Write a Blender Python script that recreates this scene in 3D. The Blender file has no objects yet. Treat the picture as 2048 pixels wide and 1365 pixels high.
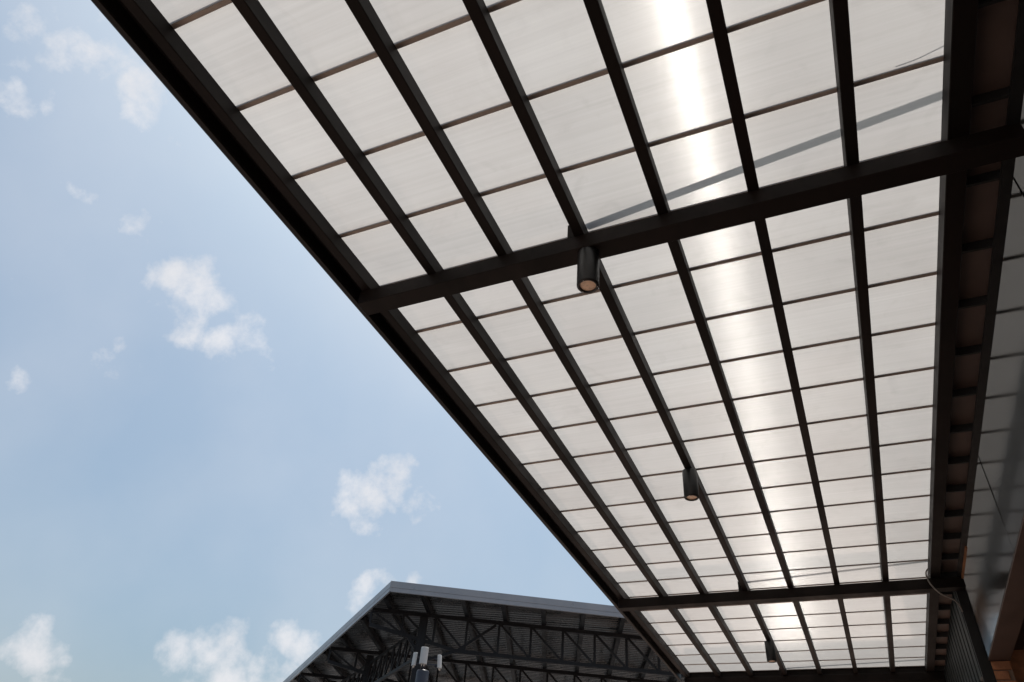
import bpy, math, random
from mathutils import Vector, Matrix
random.seed(4)
R = math.radians
sc = bpy.context.scene
EYE = 1.55                      # eye height above the paving (m)

# ------------------------------------------------------------------ camera
cam_d = bpy.data.cameras.new('camera'); cam = bpy.data.objects.new('camera', cam_d)
sc.collection.objects.link(cam); sc.camera = cam
YAW, PITCH, ROLL = -0.46926, 0.67556, 0.09937
FPX = 1423.30                   # focal length in pixels of the 2048 px wide photograph
fwd = Vector((math.sin(YAW)*math.cos(PITCH), math.cos(YAW)*math.cos(PITCH), math.sin(PITCH)))
right0 = Vector((math.cos(YAW), -math.sin(YAW), 0)); up0 = right0.cross(fwd)
right = right0*math.cos(ROLL) + up0*math.sin(ROLL)
up = up0*math.cos(ROLL) - right0*math.sin(ROLL)
m3 = Matrix((right, up, -fwd)).transposed()
cam.matrix_world = Matrix.Translation((0, 0, EYE)) @ m3.to_4x4()
cam_d.sensor_width = 36.0; cam_d.lens = 36.0*FPX/2048.0
cam_d.clip_start = 0.05; cam_d.clip_end = 3000
def ray(px, py):                # direction of a pixel of the photograph
    return (right*((px-1024)/FPX) - up*((py-682.5)/FPX) + fwd).normalized()

# ------------------------------------------------------------------ light
SUN_EL, SUN_AZ = 77.0, -6.0     # degrees; azimuth from +Y towards +X
sdir = Vector((math.sin(R(SUN_AZ))*math.cos(R(SUN_EL)), math.cos(R(SUN_AZ))*math.cos(R(SUN_EL)), math.sin(R(SUN_EL))))
sl = bpy.data.lights.new('sun', 'SUN'); sl.energy = 4.5; sl.angle = R(0.55); sl.color = (1.0, 0.955, 0.90)
so = bpy.data.objects.new('sun', sl); sc.collection.objects.link(so)
so.rotation_euler = sdir.to_track_quat('Z', 'Y').to_euler(); so.location = (0, 0, 60)

wd = bpy.data.worlds.new('World'); sc.world = wd; wd.use_nodes = True
nt = wd.node_tree; N, L = nt.nodes, nt.links; N.clear()
def node(tp, **k):
    n = N.new(tp)
    for a, b in k.items(): setattr(n, a, b)
    return n
def math_(op, a, b=None, c=None, clamp=False):
    n = node('ShaderNodeMath', operation=op); n.use_clamp = clamp
    for i, v in enumerate((a, b, c)):
        if v is None: continue
        if isinstance(v, (int, float)): n.inputs[i].default_value = v
        else: L.new(v, n.inputs[i])
    return n.outputs[0]
out = node('ShaderNodeOutputWorld')
sky = node('ShaderNodeTexSky', sky_type='NISHITA'); sky.sun_disc = False
sky.sun_elevation = R(SUN_EL); sky.sun_rotation = R(SUN_AZ); sky.altitude = 20
sky.air_density = 1.0; sky.dust_density = 5.6; sky.ozone_density = 0.35
bg = node('ShaderNodeBackground'); bg.inputs[1].default_value = 0.15
wb = node('ShaderNodeMix', data_type='RGBA', blend_type='MULTIPLY'); wb.inputs[0].default_value = 1; wb.inputs[7].default_value = (.845,.985,.985,1)
L.new(sky.outputs[0], wb.inputs[6]); L.new(wb.outputs[2], bg.inputs[0])
tc = node('ShaderNodeTexCoord'); D = tc.outputs['Generated']
# cumulus puffs: centre (photo pixel -> direction), radius, strength
PUFFS = [(160,60,70,.42),(230,60,70,.40),(60,130,60,.45),(330,250,50,.42),(215,185,45,.55),(240,215,34,.5),(150,420,60,.3),(300,640,50,.35),(120,380,50,.3),(700,1010,60,.5),(900,1000,40,.35),(500,720,45,.4),(20,560,30,.4),(70,62,48,.8),(45,45,30,.55),(130,120,55,.85),(190,108,58,.85),(100,195,36,.75),(18,195,42,.8),(250,118,58,.8),
 (292,180,55,.95),(278,226,40,.85),(165,395,30,.62),(150,380,26,.5),(275,452,40,.8),(303,430,22,.6),
 (338,558,44,.95),(368,590,60,1),(398,552,45,.9),(390,650,48,1),(442,682,44,1),(492,668,44,.95),(425,612,48,.95),(360,530,34,.6),
 (40,757,42,.66),(212,716,42,.55),(246,696,26,.6),(280,752,26,.42),
 (690,968,44,.8),(742,985,72,1),(792,960,60,1),(832,1000,52,.8),(740,1042,46,.8),(874,990,28,.5),
 (728,1190,48,.95),(775,1165,46,1),(822,1160,34,.9),(580,1280,46,.9),(622,1292,46,.85),(652,1272,28,.7),
 (60,1298,66,.95),(16,1290,48,.9),(104,1312,36,.75),(80,1385,60,.8),
 (356,1312,54,.9),(420,1308,68,1),(474,1298,60,1),(524,1342,60,.9),(440,1366,84,1),(566,1366,54,.8),(330,1302,32,.7)]
warp = node('ShaderNodeTexNoise'); warp.inputs['Scale'].default_value = 14; warp.inputs['Detail'].default_value = 4
L.new(D, warp.inputs['Vector'])
wv = node('ShaderNodeVectorMath', operation='MULTIPLY_ADD')
L.new(warp.outputs['Color'], wv.inputs[0]); wv.inputs[1].default_value = (.045,)*3
L.new(D, wv.inputs[2])
wv2 = node('ShaderNodeVectorMath', operation='SUBTRACT'); L.new(wv.outputs[0], wv2.inputs[0]); wv2.inputs[1].default_value = (.0225,)*3
DW = wv2.outputs[0]
acc = None
for px, py, r, s in PUFFS:
    c = ray(px, py); rr = (1.45 if py < 850 else 1.3)*r/FPX*(c.dot(fwd))**1.5
    dn = node('ShaderNodeVectorMath', operation='DISTANCE'); L.new(DW, dn.inputs[0]); dn.inputs[1].default_value = c
    q = math_('MULTIPLY', dn.outputs['Value'], 1/rr)
    m = math_('MULTIPLY_ADD', math_('MULTIPLY', q, q), -s, s)
    acc = m if acc is None else math_('MAXIMUM', acc, m)
fb = node('ShaderNodeTexNoise'); fb.inputs['Scale'].default_value = 24; fb.inputs['Detail'].default_value = 10; fb.inputs['Roughness'].default_value = .6
L.new(D, fb.inputs['Vector'])
big = node('ShaderNodeTexNoise'); big.inputs['Scale'].default_value = 5.5; big.inputs['Detail'].default_value = 3; L.new(D, big.inputs['Vector'])
# the same fair-weather cumulus goes on over the rest of the sky
dotn = node('ShaderNodeVectorMath', operation='DOT_PRODUCT'); L.new(D, dotn.inputs[0]); dotn.inputs[1].default_value = fwd
away = node('ShaderNodeMapRange'); L.new(dotn.outputs['Value'], away.inputs[0])
away.inputs[1].default_value = .76; away.inputs[2].default_value = .68; away.inputs[3].default_value = 0; away.inputs[4].default_value = 1
gen = math_('MULTIPLY', math_('MULTIPLY', math_('SUBTRACT', big.outputs[0], .53), 7.0), away.outputs[0])
acc = math_('MAXIMUM', math_('MAXIMUM', acc, gen), 0.0)
acc = math_('MINIMUM', acc, 1.0)
dens = math_('ADD', acc, math_('MULTIPLY', math_('SUBTRACT', fb.outputs[0], .5), 2.0))
thr = node('ShaderNodeMapRange', interpolation_type='SMOOTHSTEP'); L.new(dens, thr.inputs[0])
thr.inputs[1].default_value = .26; thr.inputs[2].default_value = 1.32; thr.inputs[3].default_value = 0; thr.inputs[4].default_value = .9
gate = math_('MULTIPLY', thr.outputs[0], math_('MULTIPLY', acc, 4.0, clamp=True))
veil = node('ShaderNodeTexNoise'); veil.inputs['Scale'].default_value = 3.2; veil.inputs['Detail'].default_value = 5; L.new(D, veil.inputs['Vector'])
vr = node('ShaderNodeMapRange'); L.new(veil.outputs[0], vr.inputs[0]); vr.inputs[1].default_value = .4; vr.inputs[2].default_value = .75; vr.inputs[3].default_value = .05; vr.inputs[4].default_value = .26
fac = math_('MAXIMUM', gate, vr.outputs[0])
cb = node('ShaderNodeBackground'); cb.inputs[0].default_value = (.93, .93, .96, 1); 
cs = node('ShaderNodeMapRange'); L.new(big.outputs[0], cs.inputs[0]); cs.inputs[1].default_value = .3; cs.inputs[2].default_value = .7; cs.inputs[3].default_value = .86; cs.inputs[4].default_value = .97
L.new(cs.outputs[0], cb.inputs[1])
mx = node('ShaderNodeMixShader'); L.new(fac, mx.inputs[0]); L.new(bg.outputs[0], mx.inputs[1]); L.new(cb.outputs[0], mx.inputs[2])
L.new(mx.outputs[0], out.inputs[0])

vs = sc.view_settings; vs.view_transform = 'Standard'; vs.look = 'None'; vs.gamma = 1; vs.use_curve_mapping = False; vs.exposure = 0.0
sc.render.engine = 'CYCLES'
cy = sc.cycles; cy.max_bounces = 12; cy.diffuse_bounces = 5; cy.glossy_bounces = 5; cy.transmission_bounces = 8; cy.transparent_max_bounces = 16
cy.use_denoising = True; cy.sample_clamp_indirect = 6.0; cy.caustics_reflective = True; cy.caustics_refractive = True; cy.blur_glossy = 0.5

# ------------------------------------------------------------------ helpers
col = sc.collection
def mesh(name, vs_, fs, mats, fm=None, smooth=False):
    me = bpy.data.meshes.new(name); me.from_pydata([tuple(v) for v in vs_], [], fs)
    for m in (mats if isinstance(mats, (list, tuple)) else [mats]): me.materials.append(m)
    if fm:
        for p, i in zip(me.polygons, fm): p.material_index = i
    if smooth:
        for p in me.polygons: p.use_smooth = True
    me.validate(); me.update(); return me
def obj(name, me, parent=None, loc=(0,0,0), **props):
    o = bpy.data.objects.new(name, me); col.objects.link(o); o.location = loc
    if parent is not None: o.parent = parent
    for k, v in props.items(): o[k] = v
    return o
def thing(name, loc, label, cat, group=None):
    o = bpy.data.objects.new(name, None); col.objects.link(o); o.location = loc; o.empty_display_size = .2
    o['label'] = label; o['category'] = cat
    if group: o['group'] = group
    return o
BF = [(0,3,2,1),(4,5,6,7),(0,1,5,4),(1,2,6,5),(2,3,7,6),(3,0,4,7)]   # bottom, top, -y, +x, +y, -x
def boxv(x0,x1,y0,y1,z0,z1):
    return [(x0,y0,z0),(x1,y0,z0),(x1,y1,z0),(x0,y1,z0),(x0,y0,z1),(x1,y0,z1),(x1,y1,z1),(x0,y1,z1)]
def bevbox(x0,x1,y0,y1,z0,z1,b):
    # box with chamfered edges
    vs_, ix = [], {}
    for sx in (0,1):
        for sy in (0,1):
            for sz in (0,1):
                X,Y,Z = (x0,x1)[sx],(y0,y1)[sy],(z0,z1)[sz]; dx,dy,dz = (b,-b)[sx],(b,-b)[sy],(b,-b)[sz]
                for k,v in (('x',(X,Y+dy,Z+dz)),('y',(X+dx,Y,Z+dz)),('z',(X+dx,Y+dy,Z))):
                    ix[(sx,sy,sz,k)] = len(vs_); vs_.append(v)
    f = []
    q = [(0,0),(1,0),(1,1),(0,1)]
    for s in (0,1):
        a=[ix[(s,u,v,'x')] for u,v in q]; f.append(a if s else a[::-1])
        a=[ix[(u,s,v,'y')] for u,v in q]; f.append(a[::-1] if s else a)
        a=[ix[(u,v,s,'z')] for u,v in q]; f.append(a if s else a[::-1])
    for s in (0,1):
        for t in (0,1):
            f.append([ix[(0,s,t,'y')],ix[(1,s,t,'y')],ix[(1,s,t,'z')],ix[(0,s,t,'z')]])
            f.append([ix[(s,0,t,'x')],ix[(s,1,t,'x')],ix[(s,1,t,'z')],ix[(s,0,t,'z')]])
            f.append([ix[(s,t,0,'x')],ix[(s,t,1,'x')],ix[(s,t,1,'y')],ix[(s,t,0,'y')]])
    for s in (0,1):
        for t in (0,1):
            for u in (0,1): f.append([ix[(s,t,u,'x')],ix[(s,t,u,'y')],ix[(s,t,u,'z')]])
    return vs_, f
import bmesh
def fixn(me):
    bm = bmesh.new(); bm.from_mesh(me); bmesh.ops.recalc_face_normals(bm, faces=bm.faces); bm.to_mesh(me); bm.free(); return me
def bpart(name, bounds, mat, parent, b=.0, **props):
    """box part in world coordinates under parent (parent unrotated)"""
    p = parent.matrix_basis.translation if parent is not None else Vector((0,0,0))
    if parent is not None and parent.parent is not None: p = p + parent.parent.matrix_basis.translation
    x0,x1,y0,y1,z0,z1 = bounds
    c = Vector(((x0+x1)/2,(y0+y1)/2,z0))
    loc = c - p
    bb = (x0-c.x,x1-c.x,y0-c.y,y1-c.y,0,z1-z0)
    if b > 0:
        v,f = bevbox(*bb,b); me = fixn(mesh(name,v,f,mat))
    else: me = mesh(name, boxv(*bb), BF, mat)
    return obj(name, me, parent, loc, **props)
def barmesh(name, a, b, w, h, mat, upv=Vector((0,0,1))):
    """square bar from a to b (local coordinates)"""
    a, b = Vector(a), Vector(b); d = (b-a).normalized()
    s = d.cross(upv)
    if s.length < 1e-4: s = d.cross(Vector((1,0,0)))
    s.normalize(); u = s.cross(d)
    v = []
    for p in (a, b):
        for i, j in ((-1,-1),(1,-1),(1,1),(-1,1)): v.append(p + s*(i*w/2) + u*(j*h/2))
    return fixn(mesh(name, v, [(0,1,2,3),(7,6,5,4),(0,4,5,1),(1,5,6,2),(2,6,7,3),(3,7,4,0)], mat))
def lathe(name, prof, mat, seg=40, smooth=True):
    v, f = [], []
    for r, z in prof:
        for i in range(seg):
            t = 2*math.pi*i/seg; v.append((r*math.cos(t), r*math.sin(t), z))
    for k in range(len(prof)-1):
        for i in range(seg):
            j = (i+1) % seg; f.append((k*seg+i, k*seg+j, (k+1)*seg+j, (k+1)*seg+i))
    me = fixn(mesh(name, v, f, mat, smooth=smooth)); return me
def tubemesh(name, pts, r, mat, seg=8):
    v, f = [], []; pts = [Vector(p) for p in pts]
    for i, p in enumerate(pts):
        d = (pts[min(i+1,len(pts)-1)] - pts[max(i-1,0)]).normalized()
        s = d.cross(Vector((0.13,.2,1))).normalized(); u = s.cross(d)
        for k in range(seg):
            t = 2*math.pi*k/seg; v.append(p + s*(r*math.cos(t)) + u*(r*math.sin(t)))
    n = len(pts)
    for i in range(n-1):
        for k in range(seg):
            j = (k+1)%seg; f.append((i*seg+k,i*seg+j,(i+1)*seg+j,(i+1)*seg+k))
    f.append(tuple(range(seg))); f.append(tuple(range((n-1)*seg,n*seg)))
    return fixn(mesh(name, v, f, mat, smooth=True))

# ------------------------------------------------------------------ materials
def newmat(name):
    m = bpy.data.materials.new(name); m.use_nodes = True; m.node_tree.nodes.clear(); return m
def paint(name, c, rough=.5, spec=.5, var=.25, scale=6, metallic=0, coat=0, bump=0, stretch=(1,1,1), c2=None, rvar=.1):
    m = newmat(name); t = m.node_tree; n = t.nodes; l = t.links
    o = n.new('ShaderNodeOutputMaterial'); p = n.new('ShaderNodeBsdfPrincipled'); l.new(p.outputs[0], o.inputs[0])
    tx = n.new('ShaderNodeTexCoord'); mp = n.new('ShaderNodeMapping'); mp.inputs['Scale'].default_value = stretch
    l.new(tx.outputs['Object'], mp.inputs[0])
    ge = n.new('ShaderNodeNewGeometry')
    ad = n.new('ShaderNodeVectorMath'); ad.operation='MULTIPLY'; l.new(ge.outputs['Position'], ad.inputs[0]); ad.inputs[1].default_value = stretch
    nz = n.new('ShaderNodeTexNoise'); nz.inputs['Scale'].default_value = scale; nz.inputs['Detail'].default_value = 7; nz.inputs['Roughness'].default_value = .6
    l.new(ad.outputs[0], nz.inputs['Vector'])
    mr = n.new('ShaderNodeMapRange'); l.new(nz.outputs[0], mr.inputs[0]); mr.inputs[1].default_value=.3; mr.inputs[2].default_value=.7
    mixc = n.new('ShaderNodeMix'); mixc.data_type='RGBA'
    lo = c2 if c2 else tuple(x*(1-var) for x in c); hi = c if c2 else tuple(min(1,x*(1+var)) for x in c)
    mixc.inputs[6].default_value = (*lo,1); mixc.inputs[7].default_value = (*hi,1); l.new(mr.outputs[0], mixc.inputs[0])
    l.new(mixc.outputs[2], p.inputs['Base Color'])
    rr = n.new('ShaderNodeMapRange'); l.new(nz.outputs[0], rr.inputs[0]); rr.inputs[1].default_value=.3; rr.inputs[2].default_value=.7
    rr.inputs[3].default_value = max(.02,rough-rvar); rr.inputs[4].default_value = min(1,rough+rvar); l.new(rr.outputs[0], p.inputs['Roughness'])
    p.inputs['Specular IOR Level'].default_value = spec; p.inputs['Metallic'].default_value = metallic; p.inputs['Coat Weight'].default_value = coat
    if bump:
        b = n.new('ShaderNodeBump'); b.inputs['Strength'].default_value = bump; b.inputs['Distance'].default_value=.01
        l.new(nz.outputs[0], b.inputs['Height']); l.new(b.outputs[0], p.inputs['Normal'])
    return m
STEEL = paint('dark brown steel paint', (.0090,.0073,.0064), .55, .14, .3, 5, c2=(.014,.0086,.007), stretch=(1,.35,1))
GUTTER = paint('brown gutter paint', (.014,.011,.0098), .55, .25, .3, 4, stretch=(1,.3,1))
BATTEN = paint('bronze aluminium joint profile', (.30,.245,.21), .5, .6, .2, 9)
BLACKM = paint('black lamp coating', (.012,.012,.012), .42, .5, .3, 30)
BEZEL = paint('black bezel', (.02,.018,.017), .35, .5, .2, 30)
LENS = paint('frosted lamp lens', (.88,.62,.44), .3, .5, .15, 40)
CHROME = paint('screw metal', (.6,.58,.55), .3, .5, .1, 40, metallic=1)
GREY = paint('grey coated panel', (.10,.102,.105), .16, .5, .12, 1.2, coat=.6, rvar=.04)
REVEAL = paint('panel joint sealant', (.01,.01,.01), .6)
BROWN = paint('brown fibre board', (.085,.058,.048), .55, .4, .2, 4)
SOFFIT = paint('brown soffit board', (.10,.068,.056), .6, .3, .2, 3)
BLACKT = paint('black trim', (.012,.012,.012), .5, .4, .3, 8)
RIB = paint('dark green ribbed cladding', (.010,.014,.0135), .5, .3, .25, 5, stretch=(1,1,.2))
BRICK = paint('orange brick', (.42,.19,.10), .85, .3, .3, 14, bump=.4)
MORTAR = paint('mortar', (.30,.22,.17), .9, .2, .2, 30)
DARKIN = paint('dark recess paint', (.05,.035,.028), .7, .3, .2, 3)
PACK = paint('timber packer', (.26,.11,.045), .6, .4, .25, 12)
CABLE = paint('grey cable sheath', (.20,.18,.16), .5, .4, .15, 20)
FASCIA = paint('grey sheet metal flashing', (.28,.29,.31), .35, .5, .08, 1.5, metallic=.25)
FOIL = paint('silver foil insulation', (.06,.06,.063), .27, .5, .6, 1.3, metallic=.75, stretch=(.5,1.4,1), bump=.25)  # strong streaky tone paints in the light streaks reflected by the foil
HSTEEL = paint('charcoal truss steel', (.008,.0085,.011), .5, .3, .3, 3)
ANT = paint('off white radome', (.46,.46,.45), .4, .5, .06, 6)
MAST = paint('dark blue mast paint', (.022,.024,.036), .45, .5, .2, 4)
GROUND = paint('warm paving', (.34,.25,.205), .7, .3, .25, .8, c2=(.23,.17,.14), bump=.1)
REFLBAND = paint('pale blue grey lintel', (.74,.78,.82), .7, .3, .05, 1)  # pale blue put in for the sky reflected in the wall
def smoked():
    m = newmat('smoked glass'); t = m.node_tree; n = t.nodes; l = t.links
    o = n.new('ShaderNodeOutputMaterial'); tp = n.new('ShaderNodeBsdfTransparent'); tp.inputs[0].default_value = (.85,.85,.85,1); rf = n.new('ShaderNodeBsdfRefraction'); rf.inputs['IOR'].default_value = 1.02; rf.inputs['Roughness'].default_value = .5; rf.inputs[0].default_value = (.205,.205,.202,1)
    g_ = n.new('ShaderNodeBsdfGlossy'); g_.inputs['Roughness'].default_value = .12; g_.inputs[0].default_value = (.8,.85,.9,1)
    f_ = n.new('ShaderNodeFresnel'); f_.inputs[0].default_value = 1.06
    x = n.new('ShaderNodeMixShader'); ge_ = n.new('ShaderNodeNewGeometry'); iv = n.new('ShaderNodeMath'); iv.operation='SUBTRACT'; iv.inputs[0].default_value=1; l.new(ge_.outputs['Backfacing'], iv.inputs[1]); ml = n.new('ShaderNodeMath'); ml.operation='MULTIPLY'; l.new(iv.outputs[0], ml.inputs[0]); l.new(f_.outputs[0], ml.inputs[1]); l.new(ml.outputs[0], x.inputs[0]); bx = n.new('ShaderNodeMixShader'); l.new(ge_.outputs['Backfacing'], bx.inputs[0]); l.new(rf.outputs[0], bx.inputs[1]); l.new(tp.outputs[0], bx.inputs[2]); l.new(bx.outputs[0], x.inputs[1]); l.new(g_.outputs[0], x.inputs[2]); l.new(x.outputs[0], o.inputs[0])
    return m
SMOKED = smoked()
RENDERW = paint('pale rendered wall', (.55,.50,.45), .8, .3, .1, 1)

def sheet_materials():
    m = newmat('opal twin wall polycarbonate'); t = m.node_tree; n = t.nodes; l = t.links
    def mk(tp, **k):
        x = n.new(tp)
        for a, b in k.items(): setattr(x, a, b)
        return x
    o = mk('ShaderNodeOutputMaterial'); ge = mk('ShaderNodeNewGeometry'); sp = mk('ShaderNodeSeparateXYZ'); l.new(ge.outputs['Position'], sp.inputs[0])
    # flute walls run along X every 11 mm: a corrugated normal
    # the flute walls and ribs tilt light only across the flutes: fine random tilt in Y
    wn = mk('ShaderNodeTexWhiteNoise', noise_dimensions='3D'); l.new(ge.outputs['Position'], wn.inputs['Vector'])
    sc3 = mk('ShaderNodeSeparateXYZ'); l.new(wn.outputs['Color'], sc3.inputs[0])
    s0 = mk('ShaderNodeMath', operation='ADD'); l.new(sc3.outputs[0], s0.inputs[0]); l.new(sc3.outputs[1], s0.inputs[1])
    s1 = mk('ShaderNodeMath', operation='ADD'); l.new(s0.outputs[0], s1.inputs[0]); l.new(sc3.outputs[2], s1.inputs[1])
    sn = mk('ShaderNodeMath', operation='MULTIPLY_ADD'); l.new(s1.outputs[0], sn.inputs[0]); sn.inputs[1].default_value = TILT; sn.inputs[2].default_value = -1.5*TILT
    # slow unevenness of the extrusion, stretched along the flutes
    st = mk('ShaderNodeVectorMath', operation='MULTIPLY'); l.new(ge.outputs['Position'], st.inputs[0]); st.inputs[1].default_value = (.8, 55, 1)
    nz = mk('ShaderNodeTexNoise'); nz.inputs['Scale'].default_value = 1.0; nz.inputs['Detail'].default_value = 6; nz.inputs['Roughness'].default_value=.65; l.new(st.outputs[0], nz.inputs['Vector'])
    nm = mk('ShaderNodeMath', operation='MULTIPLY_ADD'); l.new(nz.outputs[0], nm.inputs[0]); nm.inputs[1].default_value = .12; nm.inputs[2].default_value = -.06
    am = mk('ShaderNodeMath', operation='MULTIPLY_ADD'); l.new(sn.outputs[0], am.inputs[0]); am.inputs[1].default_value = 1.0; l.new(nm.outputs[0], am.inputs[2])
    cn = mk('ShaderNodeCombineXYZ'); l.new(am.outputs[0], cn.inputs['Y']); cn.inputs['Z'].default_value = -1
    no = mk('ShaderNodeVectorMath', operation='NORMALIZE'); l.new(cn.outputs[0], no.inputs[0])
    # dust and old water marks
    dz = mk('ShaderNodeTexNoise'); dz.inputs['Scale'].default_value = 2.3; dz.inputs['Detail'].default_value = 7; l.new(ge.outputs['Position'], dz.inputs['Vector'])
    dm = mk('ShaderNodeMix', data_type='RGBA'); l.new(dz.outputs[0], dm.inputs[0])
    dm.inputs[6].default_value = (.256,.242,.236,1); dm.inputs[7].default_value = (.314,.303,.298,1)
    rm = mk('ShaderNodeMapRange'); l.new(nz.outputs[0], rm.inputs[0]); rm.inputs[1].default_value=.3; rm.inputs[2].default_value=.7; rm.inputs[3].default_value=.94; rm.inputs[4].default_value=1.05
    dv = mk('ShaderNodeVectorMath', operation='SCALE'); l.new(dm.outputs[2], dv.inputs[0]); l.new(rm.outputs[0], dv.inputs['Scale'])
    oi = mk('ShaderNodeObjectInfo'); om = mk('ShaderNodeMapRange'); l.new(oi.outputs['Random'], om.inputs[0]); om.inputs[3].default_value = .94; om.inputs[4].default_value = 1.05
    tz = mk('ShaderNodeTexNoise'); tz.inputs['Scale'].default_value = 5.5; tz.inputs['Detail'].default_value = 8; tz.inputs['Distortion'].default_value = 1.2; l.new(ge.outputs['Position'], tz.inputs['Vector'])
    tm = mk('ShaderNodeMapRange'); l.new(tz.outputs[0], tm.inputs[0]); tm.inputs[1].default_value = .56; tm.inputs[2].default_value = .74; tm.inputs[3].default_value = 0; tm.inputs[4].default_value = -.07
    ta = mk('ShaderNodeMath', operation='ADD'); l.new(tm.outputs[0], ta.inputs[0]); l.new(om.outputs[0], ta.inputs[1]); om = ta
    dv2 = mk('ShaderNodeVectorMath', operation='SCALE'); l.new(dv.outputs[0], dv2.inputs[0]); l.new(om.outputs[0], dv2.inputs['Scale'])
    tr = mk('ShaderNodeBsdfTranslucent'); l.new(dv2.outputs[0], tr.inputs[0])
    r1 = mk('ShaderNodeBsdfRefraction'); r1.inputs['IOR'].default_value = 2.0; r1.inputs['Roughness'].default_value = .11; r1.inputs[0].default_value=(.9,.88,.85,1); l.new(no.outputs[0], r1.inputs['Normal'])
    r2 = mk('ShaderNodeBsdfRefraction'); r2.inputs['IOR'].default_value = 2.5; r2.inputs['Roughness'].default_value = .22; r2.inputs[0].default_value=(.9,.87,.83,1); l.new(no.outputs[0], r2.inputs['Normal'])
    ir = mk('ShaderNodeMapRange'); l.new(wn.outputs['Value'], ir.inputs[0]); ir.inputs[3].default_value = 1.75; ir.inputs[4].default_value = 2.75
    l.new(ir.outputs[0], r1.inputs['IOR']); l.new(ir.outputs[0], r2.inputs['IOR'])
    mr = mk('ShaderNodeMixShader'); mr.inputs[0].default_value = .6; l.new(r1.outputs[0], mr.inputs[1]); l.new(r2.outputs[0], mr.inputs[2])
    m1 = mk('ShaderNodeMixShader'); m1.inputs[0].default_value = SHEET_REFR; l.new(tr.outputs[0], m1.inputs[1]); l.new(mr.outputs[0], m1.inputs[2])
    gl = mk('ShaderNodeBsdfGlossy'); gl.inputs['Roughness'].default_value = .07; gl.inputs[0].default_value=(1,1,1,1)
    fr = mk('ShaderNodeFresnel'); fr.inputs['IOR'].default_value = 1.45
    m2 = mk('ShaderNodeMixShader'); l.new(fr.outputs[0], m2.inputs[0]); l.new(m1.outputs[0], m2.inputs[1]); l.new(gl.outputs[0], m2.inputs[2])
    l.new(m2.outputs[0], o.inputs[0])
    m.cycles.use_transparent_shadow = True if hasattr(m, 'cycles') and hasattr(m.cycles,'use_transparent_shadow') else True
    c = newmat('clear outer skin'); t = c.node_tree; n = t.nodes; l = t.links
    o = mk2 = n.new('ShaderNodeOutputMaterial'); tp = n.new('ShaderNodeBsdfTransparent'); tp.inputs[0].default_value=(.95,.95,.95,1)
    g = n.new('ShaderNodeBsdfGlossy'); g.inputs['Roughness'].default_value=.1; mx = n.new('ShaderNodeMixShader'); mx.inputs[0].default_value=.05
    l.new(tp.outputs[0], mx.inputs[1]); l.new(g.outputs[0], mx.inputs[2]); l.new(mx.outputs[0], o.inputs[0])
    return m, c
SHEET_REFR = .0025; TILT = .42
SHEET, SKIN = sheet_materials()

# ------------------------------------------------------------------ setting
g = obj('ground', mesh('ground', [(-400,-400,0),(400,-400,0),(400,400,0),(-400,400,0)], [(0,1,2,3)], GROUND), kind='structure')

ASPHALT = paint('asphalt', (.075,.075,.078), .85, .3, .25, 3, bump=.2)
obj('dark_ground', mesh('dark_ground', [(-90,-60,.004),(-6,-60,.004),(-6,90,.004),(-90,90,.004)], [(0,1,2,3)], ASPHALT), kind='structure')  # unseen dark ground, added to cut warm bounce onto the hall underside

# ------------------------------------------------------------------ canopy
Zr = lambda z: z + EYE
ZS, ZRB, ZBB = Zr(2.700), Zr(2.605), Zr(2.512)     # sheet underside, rafter underside, beam underside
XW = 1.02                                          # face of the shop wall
Y0, Y1 = -2.25, 10.26
can = thing('canopy', (XW, 4.0, ZBB), 'dark steel canopy roofed with milky translucent panels beside the shop wall', 'canopy')
XR = [-2.037,-1.629,-1.218,-.804,-.389,.021,.433]
for x in XR: bpart('rafter', (x-.05, x, Y0, Y1-.02, ZRB, ZS-.0062), STEEL, can, .003)
bpart('edge_rafter', (.765, .846, Y0, Y1-.02, ZRB, ZS-.0062), STEEL, can, .003)
BY = [-2.2, 2.241, 7.128, 10.141]
bpart('end_beam', (-2.10, 1.26, 10.266, 10.36, Zr(2.38), ZS+.03), STEEL, can, .003)
for y in BY: bpart('beam', (-2.10, XW-.002, y, y+.105, ZBB, ZRB-.0006), STEEL, can, .003)
JY = []
for k in range(-8, 24):
    JY.append(.705+.405*k if k <= 3 else (2.333 if k == 4 else 2.746+.4198*(k-5)))
JY = [y for y in JY if Y0 < y < 10.2] + [10.252]
XA, XB = -2.085, 1.262
def panel_mesh(w):
    v = boxv(XA, XB, 0, w, 0, .010)
    return mesh('roof_panel', v, BF, [SHEET, SKIN], [0,1,1,1,1,1])
cache = {}
for a, b in zip(JY[:-1], JY[1:]):
    w = round(b-a-.0224, 4)
    if w not in cache: cache[w] = panel_mesh(w)
    obj('roof_panel', cache[w], can, Vector((0, a+.0112, ZS)) - can.location)
jp = [(-.0110,.0106),(-.0110,-.0006),(-.0085,-.0038),(-.0035,-.0058),(.0035,-.0058),(.0085,-.0038),(.0110,-.0006),(.0110,.0106),(.0110,.026),(-.0110,.026)]
bm_ = fixn(mesh('joint_batten', [(x, y, z) for x in (XA, XB) for y, z in jp], [(i,(i+1)%10,10+(i+1)%10,10+i) for i in range(10)]+[tuple(range(10)),tuple(range(19,9,-1))], BATTEN))
for y in JY: obj('joint_batten', bm_, can, Vector((0, y, ZS)) - can.location)
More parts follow.
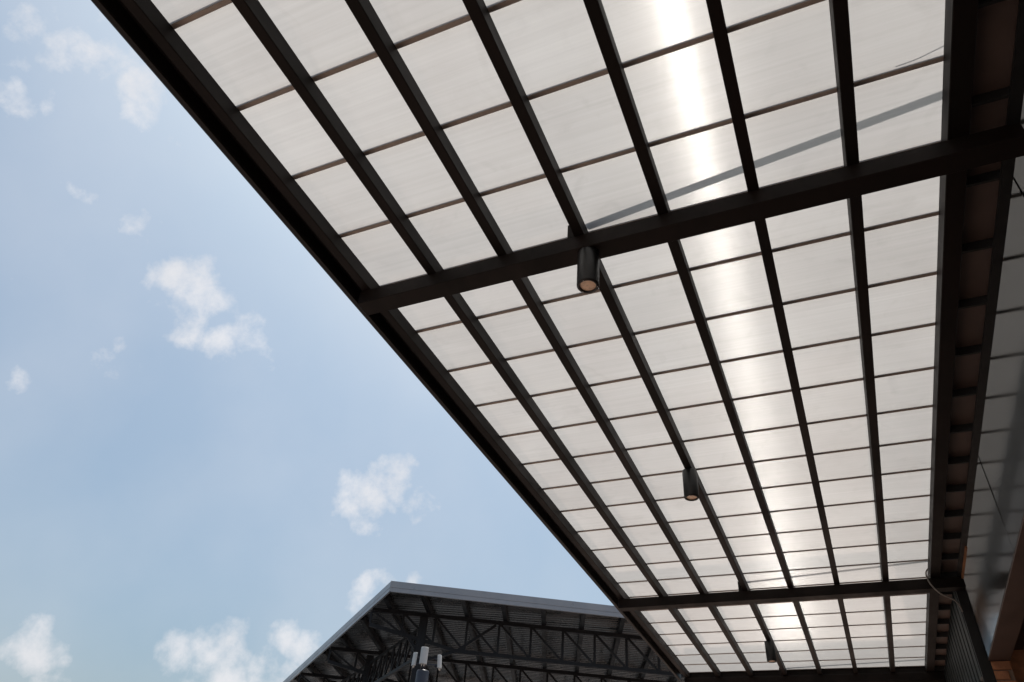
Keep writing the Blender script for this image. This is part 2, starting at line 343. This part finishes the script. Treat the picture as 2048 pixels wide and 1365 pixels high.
# front gutter: outer lip tube and a recessed underside
def gutter_profile():
    # (x,z) outline, clockwise; opens to the sky
    return [(-2.045,Zr(2.690)),(-2.166,Zr(2.690)),(-2.166,Zr(2.612)),(-2.170,Zr(2.605)),(-2.194,Zr(2.605)),(-2.203,Zr(2.611)),(-2.206,Zr(2.622)),(-2.206,Zr(2.735)),(-2.198,Zr(2.735)),(-2.198,Zr(2.697)),(-2.045,Zr(2.697))]
pr = gutter_profile(); pv = [(x-can.location.x, y-can.location.y, z-can.location.z) for y in (Y0, Y1) for x, z in pr]
# the gutter hangs outside the first rafter
pv = [(x - .045 if x + can.location.x > -2.1 else x, y, z) for x, y, z in pv]
npf = len(pr)
gf = [(i,(i+1)%npf,npf+(i+1)%npf,npf+i) for i in range(npf)] + [tuple(range(npf)), tuple(range(2*npf-1,npf-1,-1))]
obj('gutter', fixn(mesh('gutter', pv, gf, GUTTER)), can)
# strip against the wall: boards between black cross bars
BARY = [2.96+.4225*k for k in range(-12, 18)]
bpart('wall_angle', (.972, XW-.002, Y0, Y1-.02, Zr(2.597), Zr(2.612)), BLACKT, can)
bw_ = mesh('soffit_board', boxv(.848,1.016,0,.4215,0,.012), BF, BROWN)
br_ = mesh('cross_bar', boxv(.848,1.016,-.007,.007,0,.05), BF, BLACKT)
for y in BARY:
    obj('soffit_board', bw_, can, Vector((0,y,Zr(2.668))) - can.location)
    obj('cross_bar', br_, can, Vector((0,y,Zr(2.616))) - can.location)
bpart('timber_packer', (1.003, XW-.003, 6.45, 7.12, Zr(2.578), Zr(2.5965)), PACK, can)
# tie rods above the roof, one over each beam
for y in BY[1:]:
    yc = y+.0525
    a = Vector((-.80, yc, Zr(2.735))); b = Vector((1.278, yc, Zr(3.89)))
    t = obj('tie_rod', tubemesh('tie_rod', [a-can.location, b-can.location], .0215, STEEL, 14), can)
    obj('rod_bracket', fixn(mesh('rod_bracket', *bevbox(-.892-can.location.x,-.856-can.location.x,y+.004-can.location.y,y+.09-can.location.y,ZRB-can.location.z+.0004,ZS+.004-can.location.z,.003), STEEL)), t)
    obj('clevis', fixn(mesh('clevis', *bevbox(-.815-can.location.x,-.785-can.location.x,yc-.012-can.location.y,yc+.012-can.location.y,ZS+.0335-can.location.z,ZS+.05-can.location.z,.003), STEEL)), t)

# ------------------------------------------------------------------ spotlights
def spotlight(x, y, ztop, label):
    H = .212; Rr = .0525
    t = thing('spotlight', (x, y, ztop-H), label, 'spotlight', 'cylinder spotlights under the canopy')
    obj('housing', lathe('housing', [(0,H),(Rr*.97,H),(Rr,H-.004),(Rr,.004),(Rr*.975,0),(Rr*.86,0),(Rr*.86,.02),(0,.02)], BLACKM, 48), t)
    obj('bezel', lathe('bezel', [(Rr*.86,-.001),(Rr*.93,-.0025),(Rr*.74,-.0025),(Rr*.72,.004),(Rr*.72,.012),(Rr*.86,.012)], BEZEL, 48), t)
    obj('lens', lathe('lens', [(Rr*.72,.006),(Rr*.4,.0045),(0.0005,.004)], LENS, 40), t)
    s_ = lathe('screw', [(.0004,-.0045),(.0022,-.0045),(.0022,-.001)], CHROME, 10)
    for an in (20, 140, 260): obj('screw', s_, t, (Rr*.84*math.cos(R(an)), Rr*.84*math.sin(R(an)), 0))
    return t
spotlight(-.797, 2.2935, ZBB-.0005, 'black cylinder spotlight hanging under the nearest cross beam, the largest one')
spotlight(-.829, 4.685, ZRB-.0005, 'black cylinder spotlight under a rafter midway between the two cross beams')
spotlight(-.829, 8.74, ZRB-.0005, 'small black cylinder spotlight farthest away, beyond the second cross beam')

# ------------------------------------------------------------------ shop building
ZW0 = Zr(1.945); YC = 7.24
shop = thing('shop_building', (XW, YC, 0), 'shop building with smoky grey glass wall, dark ribbed cladding and orange brick', 'building')
Ysplit = [-4.78, -2.34, .105, 2.545, 4.985, YC-.004]
for a, b in zip(Ysplit[:-1], Ysplit[1:]):
    bpart('glass_pane', (XW, XW+.010, a+.0025, b-.0025, ZW0, Zr(2.618)), SMOKED, shop)
    bpart('pane_joint', (XW+.001, XW+.008, b-.002, b+.002, ZW0, Zr(2.618)), REVEAL, shop)
bpart('reflection_band', (1.266, 1.50, -6, YC+.3, Zr(2.40), Zr(2.698)), REFLBAND, shop)  # added band seen through the panes, standing in for reflected sky
bpart('upper_wall', (1.280, 1.5, -6, 14, Zr(2.715), Zr(5.6)), RENDERW, shop)
bpart('trim_post', (.945, XW+.012, YC-.002, YC+.03, .0, Zr(2.595)), BLACKT, shop)
bpart('soffit', (XW+.002, XW+.155, -6, YC+.25, ZW0-.014, ZW0-.0005), SOFFIT, shop)
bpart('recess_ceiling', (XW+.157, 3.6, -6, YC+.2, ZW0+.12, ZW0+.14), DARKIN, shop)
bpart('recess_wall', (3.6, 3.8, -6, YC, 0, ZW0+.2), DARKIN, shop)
# ribbed cladding beyond the corner, vertical slats
bpart('cladding_backing', (.971, .99, YC+.031, 14, Zr(1.83), Zr(2.594)), BLACKT, shop)
sl_ = mesh('cladding_slat', *bevbox(0,.03,0,.15,0,Zr(2.592)-Zr(1.82),.01), RIB); fixn(sl_)
for k in range(22):
    obj('cladding_slat', sl_, shop, Vector((.94, YC+.04+k*.21, Zr(1.82))) - shop.location)
# brickwork: the end of the recess (facing the camera) and the strip under the cladding
mb = bpart('brick_wall', (XW+.006, XW+.15, YC+.012, YC+.25, 0, ZW0-.0145), MORTAR, shop)
bpart('recess_end_wall', (XW+.151, 3.6, YC+.2, YC+.4, 0, ZW0+.2), BRICK, shop)
def brickrow(fn, n_rows, ztop, length, parent, bl=.215, bh=.065, jt=.010):
    for r in range(n_rows):
        z = ztop - (r+1)*bh - r*jt
        o_ = 0 if r % 2 == 0 else -(bl+jt)/2
        k = 0
        while True:
            a = max(o_ + k*(bl+jt), 0); b = min(o_ + k*(bl+jt) + bl, length)
            k += 1
            if a >= length: break
            if b-a < .03: continue
            fn(a, b, z, z+bh)
bcache = {}
def brick(parent, name, lx, ly, lz, loc):
    key = (round(lx,3), round(ly,3), round(lz,3))
    if key not in bcache: bcache[key] = fixn(mesh('brick', *bevbox(0,lx,0,ly,0,lz,.003), BRICK))
    p = parent.location + (parent.parent.location if parent.parent else Vector())
    return obj('brick', bcache[key], parent, Vector(loc)-p)
brickrow(lambda a,b,z0,z1: brick(mb,'brick',b-a,.02,z1-z0,(XW+.014+a,YC-.003+random.uniform(-.002,.002),z0)), 9, ZW0-.018, .135, mb)
sb = bpart('side_brick_wall', (.985, XW+.1, YC+.26, 14, 0, Zr(1.815)), MORTAR, shop)
brickrow(lambda a,b,z0,z1: brick(sb,'brick',.02,b-a,z1-z0,(.967+random.uniform(-.002,.002),YC+.035+a,z0)), 8, Zr(1.812), 2.2, sb)

# hanging cable at the second beam
def py_(px, py, Y):
    d = ray(px, py); return d*(Y/d.y) + Vector((0,0,EYE))
cp = [py_(1862,1133,7.09),py_(1853,1142,7.085),py_(1853,1153,7.08),py_(1862,1170,7.07),py_(1880,1187,7.07),py_(1898,1195,7.09),py_(1911,1202,7.12),py_(1920,1213,7.18),py_(1925,1224,7.22)]
def smooth_pts(p, n=6):
    o_ = []
    for i in range(len(p)-1):
        a, b, c, d = p[max(i-1,0)], p[i], p[i+1], p[min(i+2,len(p)-1)]
        for k in range(n):
            t = k/n; o_.append(.5*((2*b)+(c-a)*t+(2*a-5*b+4*c-d)*t*t+(3*b-a-3*c+d)*t**3))
    return o_+[p[-1]]
cb_ = obj('cable', tubemesh('cable', smooth_pts(cp), .0065, CABLE, 8)); cb_['label'] = 'thin grey cable drooping from the second cross beam to the wall corner'; cb_['category'] = 'cable'
# thin overhead wire resting above the roof near the wall
wp = [Vector((.60,1.90,ZS+.029)), Vector((.68,1.893,ZS+.03)), Vector((.80,1.865,ZS+.034)), Vector((1.10,1.80,ZS+.04))]
w_ = obj('wire', tubemesh('wire', smooth_pts(wp), .0022, CABLE, 6)); w_['label'] = 'thin wire lying above the roof panel beside the wall, top right'; w_['category'] = 'wire'

# ------------------------------------------------------------------ open hall beyond
HZ = Zr(9.0)
C0 = Vector((-14.707, 21.337, 0)); A = Vector((math.sin(R(-21)), math.cos(R(-21)), 0)); B = Vector((math.cos(R(21)), math.sin(R(21)), 0))
uf = Vector((math.sin(R(61)), math.cos(R(61)), 0)); ul = Vector((math.sin(R(-49.4)), math.cos(R(-49.4)), 0))
hall = thing('open_hall', (C0.x, C0.y, 0), 'large open-sided hall roof on dark steel trusses with grey metal fascia', 'building')
kf = uf.dot(A)/uf.dot(B); kl = -ul.dot(B)/ul.dot(A)
def qlim(p): return -kl*p, min(p/kf, 17.0)
def hw(p, q, z): return A*p + B*q + Vector((0,0,z))
v, f = [], []; prof = []
p = .02
while p < 24:
    prof += [(p,.0),(p+.10,.0),(p+.125,.035),(p+.175,.035),(p+.20,.0)]; p += .25
for i, (p, dz) in enumerate(prof):
    a, b = qlim(p); a += .02; b -= .02
    ns = 6
    for k in range(ns+1): v.append(hw(p, a+(b-a)*k/ns, HZ-.10+dz))
for i in range(len(prof)-1):
    for k in range(6): f.append((i*7+k, i*7+k+1, (i+1)*7+k+1, (i+1)*7+k))
obj('roof_sheet', mesh('roof_sheet', v, f, FOIL), hall)
# outer skin above so no light leaks
obj('roof_cover', mesh('roof_cover', [hw(0,0,HZ-.03), hw(17*kf,17,HZ-.03), hw(24,17,HZ-.03), hw(24,-kl*24,HZ-.03)], [(0,1,2,3)], FASCIA), hall)
def fascia(d, length, inward, name='fascia'):
    n_ = inward
    pf = [(0,0),(0,-.225),(.012,-.235),(.012,-.25),(-.006,-.26),(-.006,-.385),(.06,-.385),(.06,-.36),(.03,-.36),(.03,0)]
    v = []
    for s in (-.012, length):
        for w_, z in pf: v.append(d*s + n_*w_ + Vector((0,0,HZ+z)))
    n = len(pf); f = [(i,(i+1)%n,n+(i+1)%n,n+i) for i in range(n)] + [tuple(range(n)), tuple(range(2*n-1,n-1,-1))]
    obj(name, fixn(mesh(name, v, f, FASCIA)), hall)
fascia(uf, 17, Vector((-uf.y, uf.x, 0)))
fascia(ul, 24, Vector((ul.y, -ul.x, 0)))
for k in range(-9, 11):
    q = -.35 + 1.46*k
    p0 = q*kf if q > 0 else -q/kl
    if p0 > 22: continue
    obj('purlin', barmesh('purlin', hw(p0+(.06 if q > 0 else .32),q,HZ-.22), hw(24,q,HZ-.22), .16, .23, HSTEEL), hall)
def truss(o_, d, length, zt, zb, step, taper=None, w=.11, first=0.0, down=True):
    """top and bottom chord with posts and diagonals; o_ is relative to the hall corner"""
    def bot(s):
        if taper and s < taper[0]: return taper[1] + (zb-taper[1])*s/taper[0]
        return zb
    v, f = [], []
    def bar(a, b, ww, hh):
        m = barmesh('t', a, b, ww, hh, HSTEEL); n0 = len(v)
        v.extend([x.co.copy() for x in m.vertices]); f.extend([tuple(n0+i for i in q.vertices) for q in m.polygons]); bpy.data.meshes.remove(m)
    P = lambda s, z: o_ + d*s + Vector((0,0,z))
    bar(P(0,zt), P(length,zt), w*1.1, w*1.3)
    if taper: bar(P(0,bot(0)), P(taper[0],zb), w, w*1.2); bar(P(taper[0],zb), P(length,zb), w, w*1.2)
    else: bar(P(0,zb), P(length,zb), w, w*1.2)
    t = obj('truss', mesh('truss', v, f, HSTEEL), hall)
    s = first; k = 0
    while s <= length+.01:
        obj('web_post', barmesh('web_post', P(s,zt-w*.6), P(s,bot(s)+w*.55), w*.75, w*.75, HSTEEL, d), t)
        if s+step <= length:
            obj('web_brace', barmesh('web_brace', P(s+.06,zt-w*.6), P(s+step-.05,bot(s+step)+w*.55), w*.7, w*.7, HSTEEL), t)
        s += step; k += 1
    return t
zt = Zr(8.60); zb = Zr(7.42)
T1 = Vector((-16.42,22.93,0))-C0; T2 = Vector((-21.30,27.20,0))-C0; T3 = Vector((-25.70,30.90,0))-C0
d62 = Vector((math.sin(R(62)), math.cos(R(62)), 0)); dL = Vector((math.sin(R(-50)), math.cos(R(-50)), 0))
truss(T1, d62, 14.4, zt, zb, 1.22, taper=(3.4, Zr(8.05)), first=0.0)
truss(T2, d62, 19, zt, zb, 1.22, taper=(3.4, Zr(8.05)))
truss(T3, d62, 22, zt, zb, 1.22, taper=(3.4, Zr(8.05)))
n1 = T1 + d62*2.0
truss(n1, dL, 18, Zr(8.15), Zr(7.10), .8, w=.09)
for s in (0, 6.7, 12.8):
    q = n1 + dL*s
    obj('column', barmesh('column', q+Vector((0,0,0)), q+Vector((0,0,Zr(8.5))), .3, .3, HSTEEL, d62), hall)
    q2 = q + d62*11
    obj('column', barmesh('column', q2+Vector((0,0,0)), q2+Vector((0,0,Zr(7.4))), .3, .3, HSTEEL, d62), hall)
# knee braces at the front column
obj('knee_brace', barmesh('knee_brace', T1+d62*3.4+Vector((0,0,Zr(7.45))), T1+d62*4.75+Vector((0,0,Zr(8.5))), .1, .1, HSTEEL), hall)
obj('knee_brace', barmesh('knee_brace', n1+Vector((0,0,Zr(6.9))), n1+d62*1.3+Vector((0,0,Zr(7.4))), .1, .1, HSTEEL), hall)
obj('knee_brace', barmesh('knee_brace', n1+Vector((0,0,Zr(7.2))), n1-d62*1.2+Vector((0,0,Zr(8.5))), .1, .1, HSTEEL), hall)
obj('knee_brace', barmesh('knee_brace', n1+Vector((0,0,Zr(7.0))), n1+dL*1.5+Vector((0,0,Zr(8.1))), .1, .1, HSTEEL), hall)

# ------------------------------------------------------------------ antenna mast in front of the hall
mb_ = Vector((-10.31, 17.13, 0))
mast = thing('antenna_mast', mb_, 'dark mast carrying three white panel antennas in front of the hall', 'mast')
obj('pole', lathe('pole', [(0,Zr(4.74)),(.15,Zr(4.74)),(.165,Zr(4.70)),(.17,0),(0,0)], MAST, 24), mast)
obj('mast_head', lathe('mast_head', [(0,Zr(5.15)),(.04,Zr(5.15)),(.045,Zr(4.74)),(0,Zr(4.74))], MAST, 16), mast)
def antenna(off, w, d, h, z, rz, tilt):
    v, f = [], []
    n = 8
    prof = [(-w/2,d*.25)] + [(-w/2*math.cos(math.pi*i/n), -d*.55*math.sin(math.pi*i/n)-d*.0) for i in range(n+1)] + [(w/2,d*.25)]
    for zz, s in ((0,.93),(.012,1),(h-.012,1),(h,.93)):
        for x, y in prof: v.append((x*s, y*s, zz))
    m = len(prof)
    for k in range(3):
        for i in range(m): f.append((k*m+i,k*m+(i+1)%m,(k+1)*m+(i+1)%m,(k+1)*m+i))
    f += [tuple(range(m-1,-1,-1)), tuple(range(3*m,4*m))]
    o = obj('antenna', fixn(mesh('antenna', v, f, ANT)), mast, (off[0],off[1],z))
    o.rotation_euler = (R(tilt), 0, R(rz))
    me = mesh('clamp', [(x,y,z_) for x,y,z_ in boxv(-.03,.03,d*.25,d*.25+.1,.04,.08)] + [(x,y,z_) for x,y,z_ in boxv(-.03,.03,d*.25,d*.25+.1,h-.1,h-.06)], BF+[tuple(i+8 for i in q) for q in BF], MAST)
    obj('clamp', me, o)
    for dx in (-.03,.03): obj('connector', lathe('connector', [(.0004,-.05),(.012,-.05),(.012,0)], CHROME, 8), o, (dx,0,0))
antenna((.05,-.15), .20, .12, .42, Zr(4.86), 31, -2)
antenna((-.24,-.13), .15, .09, .33, Zr(4.83), -30, -2)
antenna((.35,.21), .15, .10, .33, Zr(4.84), 92, -7)
obj('bracket_arm', barmesh('bracket_arm', (-.21,-.10,Zr(4.9)), (.32,.20,Zr(4.92)), .03, .03, MAST), mast)
